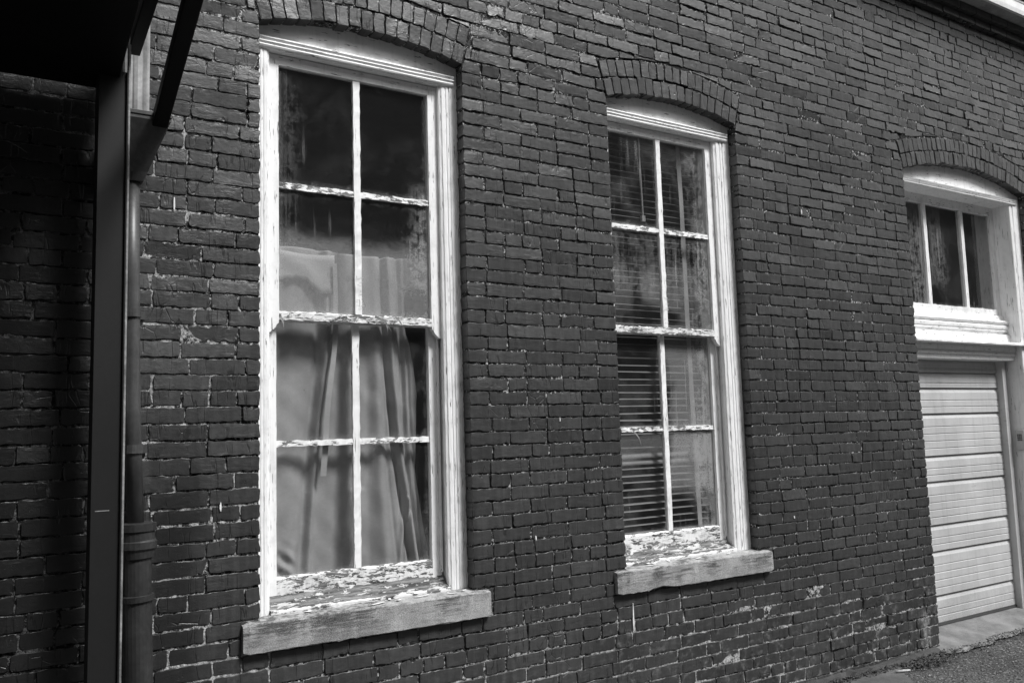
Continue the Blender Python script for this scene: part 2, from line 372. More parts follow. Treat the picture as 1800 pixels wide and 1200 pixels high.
RET = .061                                   # the reveal: half a brick, up to the frames
wall = MB()
XL, XR, ZT = -2.6, 10.4, 4.685
nrow = int((ZT-Z0)/CH)
for r in range(nrow):
    za, zb = Z0+r*CH, Z0+(r+1)*CH
    zm = (za+zb)/2; header = (r % 6 == 2)
    # runs of wall left between the openings
    runs = []; x = XL
    for o in OPS:
        if zm < o.sp+.015 and zm > o.zb: runs.append((x, o.x0)); x = o.x1
    runs.append((x, XR))
    for (a, c) in runs:
        x = a; first = True
        offs = (0 if r % 2 else .112)+random.uniform(-.012, .012)
        if a == XL: offs += random.uniform(-.02, .02)
        while x < c-.004:
            if header: L = .113 if random.random() < .8 else .225
            else: L = .225 if random.random() < .80 else .113
            L += random.gauss(0, .004)
            if first and offs > .05: L = offs
            first = False
            if c-(x+L) < .05: L = c-x if c-x < .25 else (c-x)*.5
            j = random.uniform(.0022, .0056); jz = random.uniform(.0028, .0054)
            x0, x1 = x+j, x+L-j
            wob = lambda: random.gauss(0, .0013)
            if abs(x-a) < 1e-6: x0 = a+(.0 if a != XL else j)
            if abs(x+L-c) < 1e-6: x1 = c
            edge = (abs(x0-a) < 1e-6 and a != XL) or (abs(x1-c) < 1e-6 and c != XR)
            sag = .004*math.sin(x*1.7+r)*.5
            p = [(x0, za+jz+wob()+sag), (x1, za+jz+wob()+sag), (x1, zb-jz+wob()+sag), (x0, zb-jz+wob()+sag)]
            keep = True
            for o in OPS:
                if zm < o.sp-.1 or zm > o.zc+o.R+ROUT+.12: continue
                cx, cz = (x0+x1)/2, zm
                ang = math.atan2(cx-o.xc, cz-o.zc); aout = o.a+.004
                # cut the brick against the outside of the arch ring (or against the springing line)
                ins = [math.hypot(q[0]-o.xc, q[1]-o.zc) < o.R+ROUT and abs(math.atan2(q[0]-o.xc, q[1]-o.zc)) < aout for q in p+[(cx, cz)]]
                if all(ins): keep = False; break
                if any(ins) or (abs(ang) < aout and math.hypot(cx-o.xc, cz-o.zc) < o.R+ROUT+.05):
                    sg = 1 if ang > 0 else -1; t = sg*aout
                    pa = clip(p, o.xc, o.zc, sg*math.cos(t), -sg*math.sin(t))
                    nx, nz = math.sin(ang), math.cos(ang)
                    pb = clip(p, o.xc+nx*(o.R+ROUT), o.zc+nz*(o.R+ROUT), nx, nz)
                    p = max((pa, pb), key=lambda q: area(q) if len(q) > 2 else 0)
                if len(p) < 3: keep = False; break
            if keep:
                far = x0 > 8.2 or x1 < -.4
                rgh = 1.25 if zm > 3.3 and x0 > 1.8 else 1.
                if x0 > 4.6 and zm < .4: rgh = 1.6
                y_ = 0.
                if random.random() < .035 and not edge: rgh *= 2.2; y_ = .001       # a spalled brick
                brick(wall, p, RET if edge else .03, y_, rgh, .05 if far else .0135)
            x += L
# two corbelled courses under the eaves
for k, (z, y) in enumerate(((4.683, -.045), (4.742, -.085))):
    x = XL-(.1*k)
    while x < XR:
        L = .225+random.gauss(0, .004)
        brick(wall, [(x+.004, z), (x+L-.004, z), (x+L-.004, z+.056), (x+.004, z+.056)], .12, y, .6)
        x += L
wall.tone = .4
for _x, _z, _h in ((.735, 2.49, .05), (.925, 1.27, .035), (3.05, .50, .14), (2.62, 1.6, .02), (4.6, 2.9, .03), (2.45, 1.02, .02), (4.35, .98, .015)):
    wall.loft([[(_x+random.gauss(0, .001)-w, -.0055, _z+_h*t), (_x+w, -.0055, _z+_h*t), (_x+w, .004, _z+_h*t), (_x-w, .004, _z+_h*t)] for t, w in ((0, .002), (.3, .0035), (.7, .003), (1, .0015))], 2)
# mortar bed behind the bricks, with the openings left out
MY = .0075
def mdep(x, z):
    """how far the bed stands back: flush here, raked out there"""
    q = math.sin(x*7.1+1.3*math.sin(z*5.3))+math.sin(z*9.7+2.1*math.sin(x*4.1))+.9*math.sin(x*31+z*17+2*math.sin(z*41))+.7*math.sin(z*53-x*23+1.7*math.sin(x*61))
    return max(-.0030, -.0021+.0016*q)
def sheet(mb, x0, x1, za, zb_l, zb_r, za_l=None, za_r=None, y=MY, mi=1):
    al = za if za_l is None else za_l; ar = za if za_r is None else za_r
    far = x0 > 8.2 or x1 < -.5
    h = max(zb_l-al, zb_r-ar); st = .2 if far else .022
    nx, nz = max(1, int((x1-x0)/st)), max(1, int(h/st)); v = []; f = []
    for j in range(nz+1):
        for i in range(nx+1):
            u = i/nx; x = x0+(x1-x0)*u; a = al+(ar-al)*u; b_ = zb_l+(zb_r-zb_l)*u; z = a+(b_-a)*j/nz
            v.append((x, y+mdep(x, z), z))
    for j in range(nz):
        for i in range(nx): a = j*(nx+1)+i; f.append((a, a+1, a+nx+2, a+nx+1))
    mb.add(v, f, mi)
x = XL
for o in OPS:
    sheet(wall, x, o.x0-.004, Z0-.1, 4.79, 4.79)
    if o.zb > 0: sheet(wall, o.x0-.004, o.x1+.004, Z0-.1, o.zb, o.zb)
    n = 24
    for i in range(n):
        xa = o.x0-.004+(o.x1-o.x0+.008)*i/n; xb = o.x0-.004+(o.x1-o.x0+.008)*(i+1)/n
        sheet(wall, xa, xb, 0, 4.79, 4.79, o.arc(xa, .004), o.arc(xb, .004))
        wall.add([(xa, MY, o.arc(xa, .004)), (xb, MY, o.arc(xb, .004)), (xb, .30, o.arc(xb, .004)), (xa, .30, o.arc(xa, .004))], [(0, 1, 2, 3)], 1)
    for xx, sg in ((o.x0-.004, -1), (o.x1+.004, 1)):
        wall.add([(xx, MY, max(o.zb, Z0-.1)), (xx, .30, max(o.zb, Z0-.1)), (xx, .30, o.sp), (xx, MY, o.sp)], [(0, 1, 2, 3)], 1)
    if o.zb > 0: wall.add([(o.x0, MY, o.zb), (o.x1, MY, o.zb), (o.x1, .3, o.zb), (o.x0, .3, o.zb)], [(0, 1, 2, 3)], 1)
    x = o.x1+.004
sheet(wall, x, XR, Z0-.1, 4.79, 4.79)
wall.box(XL, XR, -.036, .05, 4.684, 4.799, 1); wall.box(XL, XR, -.077, -.034, 4.744, 4.798, 1)
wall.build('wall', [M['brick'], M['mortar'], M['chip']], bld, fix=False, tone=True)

# arches: two rings of bricks on end
for o in OPS:
    mb = MB()
    for ring in range(2):
        r0 = o.R+ring*(RING+RJ); r1 = r0+RING
        n = max(8, round(2*o.a*(r0+r1)/2/.0615))
        for i in range(n):
            a0 = -o.a+2*o.a*i/n; a1 = -o.a+2*o.a*(i+1)/n
            g0 = random.uniform(.0018, .0036)/r0
            dr = random.gauss(0, .0025)
            q = [(o.xc+math.sin(t)*(rr+dr), o.zc+math.cos(t)*(rr+dr)) for t, rr in ((a0+g0, r0), (a1-g0, r0), (a1-g0, r1), (a0+g0, r1))]
            brick(mb, q, .12 if ring == 0 else .03, -.0025, 1.1, .018)
    mb.tone = .4
    n = 40
    for i in range(n):                        # mortar between the ring bricks
        a0 = -o.a+2*o.a*i/n; a1 = -o.a+2*o.a*(i+1)/n
        q = [(o.xc+math.sin(t)*rr, .0045, o.zc+math.cos(t)*rr) for t, rr in ((a0, o.R+.004), (a1, o.R+.004), (a1, o.R+ROUT), (a0, o.R+ROUT))]
        mb.add(q, [(0, 1, 2, 3)], 1)
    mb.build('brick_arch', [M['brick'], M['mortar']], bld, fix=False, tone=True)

# ------------------------------------------------------------------ sash windows
def flakes(mb, n, x0, x1, y, z0, z1, size=.012, mi=0):
    """curled flakes still hanging on the wood"""
    for _ in range(n):
        x = random.uniform(x0, x1); z = random.uniform(z0, z1); L = random.uniform(.4, 2.2)*size; h = random.uniform(.25, .7)*size*.6; c = random.uniform(.1, .5)*size
        s = random.uniform(-.25, .25); v = []
        for i in range(4):
            t = i/3; yy = y-.0012-c*t*t
            v += [(x+L*t, yy, z+s*L*t), (x+L*t, yy-.0008, z+s*L*t+h*(1-.4*t*random.random()))]
        mb.add(v, [(0, 1, 3, 2), (2, 3, 5, 4), (4, 5, 7, 6)], mi)
def curl(mb, x, y, z, L, w, ang, mi=0):
    v = []; n = 8
    for i in range(n+1):
        t = i/n; px = x+math.cos(ang)*L*t; pz = z+math.sin(ang)*L*t-.25*L*t*t; py = y-.004-.35*L*math.sin(t*2.2)
        v += [(px, py, pz), (px+w*math.sin(t*4)*.3, py-w*.4, pz+w*(1-.75*t))]
    mb.add(v, [(2*i, 2*i+1, 2*i+3, 2*i+2) for i in range(n)], mi)
def panes(mb, rects, y, edges):
    """glass with an attribute that says how far from the putty a point is"""
    for (x0, x1, z0, z1) in rects:
        nx, nz = 8, 12; v = []; f = []
        for j in range(nz+1):
            for i in range(nx+1):
                x = x0+(x1-x0)*i/nx; z = z0+(z1-z0)*j/nz
                v.append((x, y+random.gauss(0, .0002), z)); edges.append(min(1., min(x-x0, x1-x, z-z0, z1-z)/.09))
        for j in range(nz):
            for i in range(nx): a = j*(nx+1)+i; f.append((a, a+1, a+nx+2, a+nx+1))
        mb.add(v, f)
def glass(name, rects, y, mat, parent):
    mb = MB(); e = []; panes(mb, rects, y, e)
    o = mb.build(name, mat, parent, fix=False, smooth=True)
    a = o.data.attributes.new('edge', 'FLOAT', 'POINT'); a.data.foreach_set('value', e)
    return o

def sash_window(o, xc, dz, label, gmat_u, gmat_l, heavy):
    hw = .376 if o is W1 else .382
    gl, gr = xc-hw, xc+hw                     # glass edges
    jl, jr = gl-.05, gr+.05                   # faces of the jambs
    fy = .0655
    z_head = 3.285+dz; z_sp = o.sp
    fr = MB()
    for sg, j in ((1, jr), (-1, jl)):
        out = (o.x1+.012) if sg > 0 else (o.x0-.03)
        w = abs(out-j)
        pr = [(out, .26), (out, fy+.001)]
        for t, y in ((.86, fy-.001), (.80, fy-.0025), (.52, fy-.0025), (.50, fy+.0015), (.46, fy+.0015), (.44, fy-.001), (.36, fy-.001), (.34, fy+.0025), (.29, fy+.0025), (.27, fy), (.13, fy+.001), (.09, fy+.006), (.0, fy+.010)):
            pr.append((j+sg*w*t, y))
        pr += [(j, .097), (j+sg*.012, .097), (j+sg*.012, .26)]
        if sg < 0: pr = pr[::-1]
        fr.sweep(pr, 'z', .805, z_head+.03, .045, .0005, 0)
        # parting bead between the two sash runs
        fr.box(min(j, j-sg*.010), max(j, j-sg*.010), .1285, .138, .9, z_head, 0)
    # head: reeded moulding and the curved panel that fills the arch
    x0, x1 = o.x0-.02, o.x1+.01
    pz = z_head
    prof = [(pz, .24), (pz, .062), (pz+.006, .053), (pz+.012, .050), (pz+.018, .053), (pz+.0195, .058), (pz+.022, .052), (pz+.028, .0475), (pz+.034, .0505), (pz+.0355, .056), (pz+.038, .050), (pz+.045, .0455), (pz+.052, .0485), (pz+.055, .058), (pz+.060, .064), (pz+.060, .24)]
    fr.sweep(prof, 'x', x0+.012, x1-.028, .08, .0004, 1)
    n = 28; v = []; f = []
    for i in range(n+1):
        x = x0+(x1-x0)*i/n
        for y in (.0675, .24): v += [(x, y, pz+.03), (x, y, max(o.arc(x), pz+.055)+.012)]
    for i in range(n):
        a = i*4; c = a+4
        f += [(a, c, c+1, a+1), (a+1, c+1, c+3, a+3), (a+2, a+3, c+3, c+2)]
    fr.add(v, f, 1)
    # wooden sub-sill, falling to the stone
    fr.sweep([(.80, .24), (.80, .062), (.822, .058), (.836, .062), (.862, .118), (.887, .140), (.887, .24)], 'x', jl-.0, jr+.0, .03, .0011, 3)
    fr.sweep([(.806, .070), (.806, .056), (.832, .0545), (.838, .060), (.838, .072)], 'x', jl, jr, .02, .0013, 2)
    win = fr.build('window', [M['wv'], M['clean'], M['peel'], M['sub']], bld)
    win['label'] = label
    # upper sash (outer run), with horns below the meeting rail
    up = MB(); y0, y1 = .098, .128
    zt = 3.235+dz; zm0, zm1 = 2.668+dz, 2.696+dz; zr0, zr1 = 2.074+dz, 2.113+dz
    for sg, a, c in ((-1, jl+.001, gl), (1, gr, jr-.001)):
        up.sweep([(a, y0), (c, y0), (c, y1), (a, y1)], 'z', zr0-.002, zt+.046, .05, .0006, 0)
        # horn: the stile carries on down and ends in an ogee
        hs = [(a, y0), (c, y0), (c, y1-.002), (a, y1-.002)]
        inner, outer = (c, a) if sg < 0 else (a, c)
        rings = []
        for t, wd in ((0, 1.), (.012, 1.), (.02, .8), (.03, .72), (.04, .55), (.05, .30), (.056, .16)):
            xi = outer+(inner-outer)*wd; z = zr0-.002-t
            rings.append([(outer, y0, z), (xi, y0, z), (xi, y1-.002, z), (outer, y1-.002, z)])
        up.loft(rings, 0)
    up.sweep([(zt, y0), (zt, y1), (zt+.046, y1), (zt+.046, y0)], 'x', gl, gr, .06, .0005, 1)
    bw = .0165
    up.sweep([(xc-bw, y0+.004), (xc+bw, y0+.004), (xc+bw*.8, y1), (xc-bw*.8, y1)], 'z', zr1, zt, .03, .0010, 0)
    for a, c in ((gl, xc-bw), (xc+bw, gr)):
        up.sweep([(zm0, y0+.005), (zm1, y0+.008), (zm1-.003, y1), (zm0+.003, y1)], 'x', a, c, .018, .0016, 2)
    up.sweep([(zr0, y0-.001), (zr1-.006, y0-.001), (zr1, y0+.012), (zr1, y1), (zr0, y1)], 'x', gl, gr, .015, .0018, 2)
    flakes(up, 50 if heavy else 34, gl, gr-.02, y0-.001, zr0, zr1-.01, .014, 3)
    for a, c in ((gl, xc-bw), (xc+bw, gr-.02)): flakes(up, 16, a, c, y0+.005, zm0, zm1-.006, .01, 3)
    flakes(up, 14, xc-bw, xc+bw-.006, y0+.003, zr1, zr1+.2, .010, 3)
    if heavy:
        xs = xc+.075
        curl(up, xs, y0-.002, zr1-.012, .085, .012, -.55, 3); curl(up, xs+.05, y0-.004, zr0+.008, .05, .012, -1.45, 3)
        curl(up, xs+.105, y0-.002, zr1-.012, .045, .009, -.8, 3); curl(up, gl+.004, y0-.002, zr0+.005, .045, .011, -1.3, 3)
        curl(up, xc+.012, y0+.002, zr1+.07, .045, .010, -1.25, 3)
    s = up.build('sash', [M['wv'], M['wh'], M['peel'], M['chip']], win)
    glass('glass', [(gl, xc, zm1, zt), (xc, gr, zm1, zt), (gl, xc, zr1, zm0), (xc, gr, zr1, zm0)], .117, gmat_u, win)
    # lower sash (inner run)
    lo = MB(); y0, y1 = .139, .169
    zb = .962+dz*.4; zl0, zl1 = 1.518+dz, 1.544+dz
    for a, c in ((jl+.001, gl), (gr, jr-.001)):
        lo.sweep([(a, y0), (c, y0), (c, y1), (a, y1)], 'z', .884, 2.09+dz, .05, .0006, 0)
    lo.sweep([(2.072+dz, y0), (2.072+dz, y1), (2.112+dz, y1), (2.112+dz, y0)], 'x', gl, gr, .06, .0005, 1)
    lo.sweep([(xc-bw, y0+.004), (xc+bw, y0+.004), (xc+bw*.8, y1), (xc-bw*.8, y1)], 'z', zb, 2.072+dz, .03, .0011, 0)
    for a, c in ((gl, xc-bw), (xc+bw, gr)):
        lo.sweep([(zl0, y0+.005), (zl1, y0+.008), (zl1-.003, y1), (zl0+.003, y1)], 'x', a, c, .018, .0014, 2)
        flakes(lo, 12, a, c-.02, y0+.005, zl0, zl1-.006, .01, 3)
    lo.sweep([(.884, y0-.001), (zb-.008, y0-.001), (zb, y0+.010), (zb, y1), (.884, y1)], 'x', gl-.0005, gr+.0005, .016, .0014, 2)
    flakes(lo, 70, gl, gr-.02, y0-.001, .888, zb-.012, .014, 3)
    if not heavy: curl(lo, gl+.12, y0-.001, zl0+.004, .075, .008, -1.0, 3)
    lo.build('sash', [M['wv'], M['wh'], M['peel'], M['chip']], win)
    glass('glass', [(gl, xc, zl1, 2.072+dz), (xc, gr, zl1, 2.072+dz), (gl, xc, zb, zl0), (xc, gr, zb, zl0)], .158, gmat_l, win)
    # stone sill
    si = MB(); sx0, sx1 = (1.011, 2.172) if o is W1 else (2.938, 4.117)
    ns = 46; rings = []
    for i in range(ns+1):
        x = sx0+(sx1-sx0)*i/ns; j = lambda s=.0011: random.gauss(0, s)
        e = .006 if i in (0, ns) else 0
        chip = .014*max(0, 1-abs(x-(sx0+.30))/.10) if o is W2 else 0
        rings.append([(x, .13, .70), (x, -.027+j()+e, .695+chip+j()+e), (x, -.031+j()+e, .699+chip+j()+e), (x, -.030+j()+e, .806+j(.0018)-e), (x, -.025+j(.0014)+e, .813+j(.0014)-e), (x, .062, .823+j()), (x, .13, .826)])
    si.loft(rings)
    si.build('sill', M['stone'], win)
    return dict(gl=gl, gr=gr, zt=zt, win=win)

A = sash_window(W1, 1.574, 0., 'tall white sash window with a grey curtain behind its lower panes', M['glassu'], M['glass'], True)
B = sash_window(W2, 3.476, .016, 'tall white sash window with a slatted blind behind its panes', M['glass2'], M['glass2'], False)

# ------------------------------------------------------------------ garage bay
def arch_panel(mb, o, x0, x1, zlow, y0, y1, mi):
    n = 28; v = []; f = []
    for i in range(n+1):
        x = x0+(x1-x0)*i/n
        for y in (y0, y1): v += [(x, y, zlow), (x, y, max(o.arc(x), zlow+.02)+.012)]
    for i in range(n):
        a = i*4; c = a+4; f += [(a, c, c+1, a+1), (a+1, c+1, c+3, a+3), (a+2, a+3, c+3, c+2), (a, a+2, c+2, c)]
    mb.add(v, f, mi)
fr = MB(); JX = 7.285; JL = 5.83
for sg, j, out in ((1, JX, G.x1+.02), (-1, JL, G.x0-.03)):
    w = abs(out-j)
    pr = [(out, .36), (out, .0655)]+[(j+sg*w*t, y) for t, y in ((.55, .062), (.30, .063), (.26, .069), (.20, .069), (.15, .064), (.02, .066), (0, .070))]+[(j, .36)]
    if sg < 0: pr = pr[::-1]
    fr.sweep(pr, 'z', .03, 3.33, .06, .0006, 0)
pz = 3.292
fr.sweep([(pz, .30), (pz, .062), (pz+.006, .052), (pz+.014, .050), (pz+.0165, .056), (pz+.020, .049), (pz+.028, .046), (pz+.031, .053), (pz+.034, .046), (pz+.042, .043), (pz+.046, .056), (pz+.050, .064), (pz+.050, .30)], 'x', G.x0-.02, G.x1-.05, .1, .0004, 1)
arch_panel(fr, G, G.x0-.02, G.x1+.015, pz+.03, .0675, .30, 1)
dfr = fr.build('door_frame', [M['wv2'], M['clean']], bld)
# moulded shelf and lintel between transom light and door
li = MB()
li.sweep([(2.385, .30), (2.385, .195), (2.345, .185), (2.335, .150), (2.322, .143), (2.310, .150), (2.303, .163), (2.290, .150), (2.272, .152), (2.262, .163), (2.250, .160), (2.240, .175), (2.225, .185), (2.225, .30)], 'x', JL, JX-.001, .05, .0010, 0)
li.sweep([(2.225, .30), (2.225, .150), (2.155, .144), (2.148, .062), (2.138, .040), (2.125, .040), (2.122, .055), (2.122, .30)], 'x', JL-.0, JX-.0005, .05, .0008, 0)
li.box(JX-.0005, JX+.07, .036, .0615, 2.124, 2.146, 0)
li.sweep([(2.122, .30), (2.122, .115), (2.100, .108), (2.078, .112), (2.074, .125), (2.068, .120), (2.048, .116), (2.040, .130), (2.034, .126), (2.012, .124), (2.008, .16), (2.008, .30)], 'x', JL, JX-.012, .06, .0006, 1)
li.build('lintel', [M['peel2'] if 'peel2' in M else M['wh'], M['clean']], dfr)
# transom light: three panes
tr = MB(); ty0, ty1 = .205, .245; tg0, tg1 = 2.435, 3.225
tl, trr = JL+.045, JX-.055
tr.sweep([(tl-.045, ty0), (tl, ty0), (tl, ty1), (tl-.045, ty1)], 'z', 2.385, pz, .06, .0005, 0)
tr.sweep([(trr, ty0), (trr+.0545, ty0), (trr+.0545, ty1), (trr, ty1)], 'z', 2.385, pz, .06, .0005, 0)
tr.sweep([(tg1, ty0), (pz-.001, ty0), (pz-.001, ty1), (tg1, ty1)], 'x', tl, trr, .06, .0005, 1)
tr.sweep([(2.386, ty0), (tg0, ty0), (tg0, ty1), (2.386, ty1)], 'x', tl, trr, .03, .0012, 1)
mx = [6.312, 6.82]
for x in mx: tr.sweep([(x-.02, ty0+.004), (x+.02, ty0+.004), (x+.016, ty1), (x-.016, ty1)], 'z', tg0, tg1, .05, .0007, 0)
trw = tr.build('transom_window', [M['wv2'], M['wh']], bld)
glass('glass', [(tl, mx[0], tg0, tg1), (mx[0], mx[1], tg0, tg1), (mx[1], trr, tg0, tg1)], .228, M['glass3'], trw)
# door stop / track cover, then the ribbed steel door
st = MB()
st.box(7.185, 7.235, .185, .30, .05, 2.01); st.build('door_stop', M['steel'], dfr, bevel=.002)
st = MB(); st.box(JL+.01, JL+.06, .185, .30, .05, 2.01); st.build('door_stop', M['steel'], dfr, bevel=.002)
st = MB(); st.box(7.236, 7.262, .215, .29, .05, 1.93); st.build('door_track', M['steel'], dfr, bevel=.002)
SEC = []                                      # (z bottom, z top) of the boards the door is ribbed into
z = 2.02
for h in (.115, .125, .205, .335, .2, .335, .2, .335, .205):
    SEC.append((z-h, z)); z -= h
scale = (2.02-.075)/(2.02-z); SEC = [(2.02-(2.02-a)*scale, 2.02-(2.02-b_)*scale) for a, b_ in SEC]
dr = MB(); prof = [(2.02, .30)]
for (a, b_) in SEC:
    # a shadow gap, a sloping shoulder and a face with fine pressed grooves
    prof += [(b_, .252), (b_-.005, .249), (b_-.030, .238), (b_-.036, .2345)]
    n = 5 if b_-a > .26 else (3 if b_-a > .15 else 2); hgt = (b_-.045-a)/n
    for k in range(n):
        t = b_-.045-k*hgt
        if k: prof += [(t+.0050, .2322), (t+.0020, .2362), (t-.0016, .2362), (t-.0056, .2328)]
    prof += [(a+.004, .232), (a+.001, .236)]
prof += [(SEC[-1][0], .30)]
dr.sweep(prof, 'x', JL, 7.184, .2, .0003)
dr.box(JL, 7.184, .228, .25, .058, SEC[-1][0]-.0005, 1)
gd = dr.build('garage_door', [M['steel'], M['key']], bld)
gd['label'] = 'white ribbed steel garage door'

# ------------------------------------------------------------------ eaves, footing, room behind the windows
ev = MB()
ev.box(XL, XR, -.178, .02, 4.801, 4.82)
eo = ev.build('eaves', M['soffit'], bld)
fa = MB()
fa.sweep([(4.797, -.179), (4.797, -.202), (4.83, -.208), (4.885, -.208), (4.895, -.213), (4.915, -.214), (4.915, -.179)], 'x', XL, XR, .4, .0008)
fa.build('gutter', M['fascia'], eo)
ft = MB(); ns = 150; rings = []
for i in range(ns+1):
    x = XL+(5.70-XL)*i/ns; j = lambda s=.004: random.gauss(0, s)
    rings.append([(x, .02, -.12), (x, -.048+j(), -.12), (x, -.046+j(.006), -.008+j(.006)), (x, -.034+j(.006), .004+j(.006)), (x, .02, .012+j(.003))])
ft.loft(rings)
ft.build('footing', M['foot'], bld)
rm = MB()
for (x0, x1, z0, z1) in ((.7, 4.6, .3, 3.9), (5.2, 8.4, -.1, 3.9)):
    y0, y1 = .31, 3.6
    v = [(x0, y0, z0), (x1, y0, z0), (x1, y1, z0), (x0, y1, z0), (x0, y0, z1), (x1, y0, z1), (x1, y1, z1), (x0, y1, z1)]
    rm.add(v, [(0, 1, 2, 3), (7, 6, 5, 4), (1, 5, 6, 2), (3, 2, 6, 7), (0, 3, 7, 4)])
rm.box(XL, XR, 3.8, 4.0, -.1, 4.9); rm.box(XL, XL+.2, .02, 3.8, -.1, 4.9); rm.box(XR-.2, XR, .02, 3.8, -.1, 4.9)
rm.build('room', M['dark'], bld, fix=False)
rf = MB(); rf.add([(XL-.3, -.225, 4.93), (XR+.3, -.225, 4.93), (XR+.3, 4.2, 5.6), (XL-.3, 4.2, 5.6), (XL-.3, -.225, 4.917), (XR+.3, -.225, 4.917), (XR+.3, 4.2, 4.917), (XL-.3, 4.2, 4.917)], [(0, 1, 2, 3), (3, 2, 6, 7), (1, 5, 6, 2), (0, 3, 7, 4), (0, 4, 5, 1), (4, 7, 6, 5)])
rf.build('roof', M['roof'], bld)

# ------------------------------------------------------------------ curtain behind the first window
cu = thing('curtain', (1.57, .2, .92), 'creased grey curtain hanging crooked behind the old window panes', 'curtain')
def lerp(t, tab):
    for (a, va), (b_, vb) in zip(tab, tab[1:]):
        if a <= t <= b_ or (a >= t >= b_): return va+(vb-va)*(t-a)/(b_-a)
    return tab[0][1] if abs(t-tab[0][0]) < abs(t-tab[-1][0]) else tab[-1][1]
def ss(t): t = min(1, max(0, t)); return t*t*(3-2*t)
EDGE = [(.93, 1.985), (1.0, 1.968), (1.08, 1.948), (1.2, 1.93), (1.4, 1.905), (1.6, 1.915), (1.75, 1.925), (1.9, 1.905), (2.05, 1.875), (2.20, 1.865), (2.262, 1.875), (2.285, 1.985), (2.42, 2.0)]
# folds: (z -> x) lines, width, depth (positive: towards the glass)
FOLD = [([(2.42, 1.74), (1.9, 1.755), (1.5, 1.785), (.93, 1.87)], .011, -.030), ([(2.42, 1.765), (1.9, 1.78), (1.5, 1.812), (.93, 1.89)], .020, .030),
        ([(2.42, 1.83), (1.9, 1.845), (1.4, 1.855), (.93, 1.925)], .014, -.024), ([(2.42, 1.80), (1.9, 1.81), (1.5, 1.835), (.93, 1.905)], .012, .010),
        ([(2.42, 1.70), (1.9, 1.70), (1.4, 1.71), (.93, 1.74)], .028, .016), ([(2.0, 1.655), (.93, 1.66)], .03, -.014),
        ([(2.42, 1.46), (1.9, 1.45), (1.5, 1.40), (.93, 1.36)], .018, .020), ([(2.42, 1.425), (1.9, 1.415), (1.5, 1.37), (.93, 1.33)], .022, -.018),
        ([(2.42, 1.30), (.93, 1.27)], .05, .012), ([(2.42, 1.53), (1.5, 1.52), (.93, 1.50)], .03, -.012), ([(1.3, 1.60), (.93, 1.57)], .03, .014), ([(2.3, 1.725), (1.5, 1.745), (.93, 1.80)], .009, -.006), ([(2.42, 1.865), (1.6, 1.885), (.93, 1.945)], .008, -.012), ([(1.25, 1.845), (.93, 1.80)], .012, .014), ([(1.2, 1.86), (.93, 1.825)], .008, -.014)]
cm = MB(); NX, NZ = 240, 150; v = []; f = []
for j in range(NZ+1):
    for i in range(NX+1):
        u = i/NX; z = .925+(2.425-.925)*j/NZ
        xr = lerp(z, EDGE); x = 1.12+.70*u/.8 if u < .8 else 1.82+(xr-1.82)*(u-.8)/.2
        y = .215+.012*math.sin(x*9+z*1.3)
        for line, w, d in FOLD:
            xf = lerp(z, line); y -= d*math.exp(-((x-xf)/w)**2)*(1 if z > line[-1][0]-.01 and z < line[0][0]+.01 else 0)
        # crumpled hem at the left corner and the flare at the right
        if z < 1.12 and x < 1.34: y -= .018*math.sin((x-1.18)*70+(z-.95)*40)*math.sin((z-.92)*45)*ss((1.12-z)/.12)*ss((1.34-x)/.08)
        y += .003*math.sin(x*37+z*11)*math.sin(z*23)
        y += .0006*math.sin((x*.8+z*.6)*61+3*math.sin(z*7))+.0005*math.sin((x*.7-z*.5)*97+2*math.sin(x*19))
        zz = z+(.006*math.sin(x*11)-.012*math.exp(-((x-1.75)/.15)**2))*ss((z-2.2)/.2)
        v.append((x, y, zz))
for j in range(NZ):
    for i in range(NX): a = j*(NX+1)+i; f.append((a, a+1, a+NX+2, a+NX+1))
cm.add(v, f)
co = cm.build('cloth', M['cloth'], cu, fix=False, smooth=True)
sm = co.modifiers.new('Thickness', 'SOLIDIFY'); sm.thickness = .002
# pale torn strip over its top
pm = MB(); v = []; f = []; n = 40
for i in range(n+1):
    x = 1.13+(1.49-1.13)*i/n
    zb = 2.275+.004*math.sin(x*35)+.003*math.sin(x*131)-.06*ss((x-1.34)/.1)
    for k in range(7): v.append((x, .188+.004*math.sin(x*25+k), zb+(2.40+.005*math.sin(x*17)-zb)*k/6))
for i in range(n):
    for k in range(6): a = i*7+k; f.append((a, a+7, a+8, a+1))
pm.add(v, f); po = pm.build('torn_strip', M['pale'], cu, fix=False, smooth=True); po.modifiers.new('Thickness', 'SOLIDIFY').thickness = .001
# a limp strap hanging in front of the cloth
sp = MB(); v = []; n = 24
for i in range(n+1):
    t = i/n; z = 2.36-.98*t; x = 1.487+.004*math.sin(t*9)-.052*ss((t-.35)/.5)-.012*ss((t-.8)/.2); w = .010+.004*t
    v += [(x-w, .178, z), (x+w, .176, z)]
sp.add(v, [(2*i, 2*i+1, 2*i+3, 2*i+2) for i in range(n)]); so = sp.build('strap', M['pale'], cu, fix=False); so.modifiers.new('Thickness', 'SOLIDIFY').thickness = .002

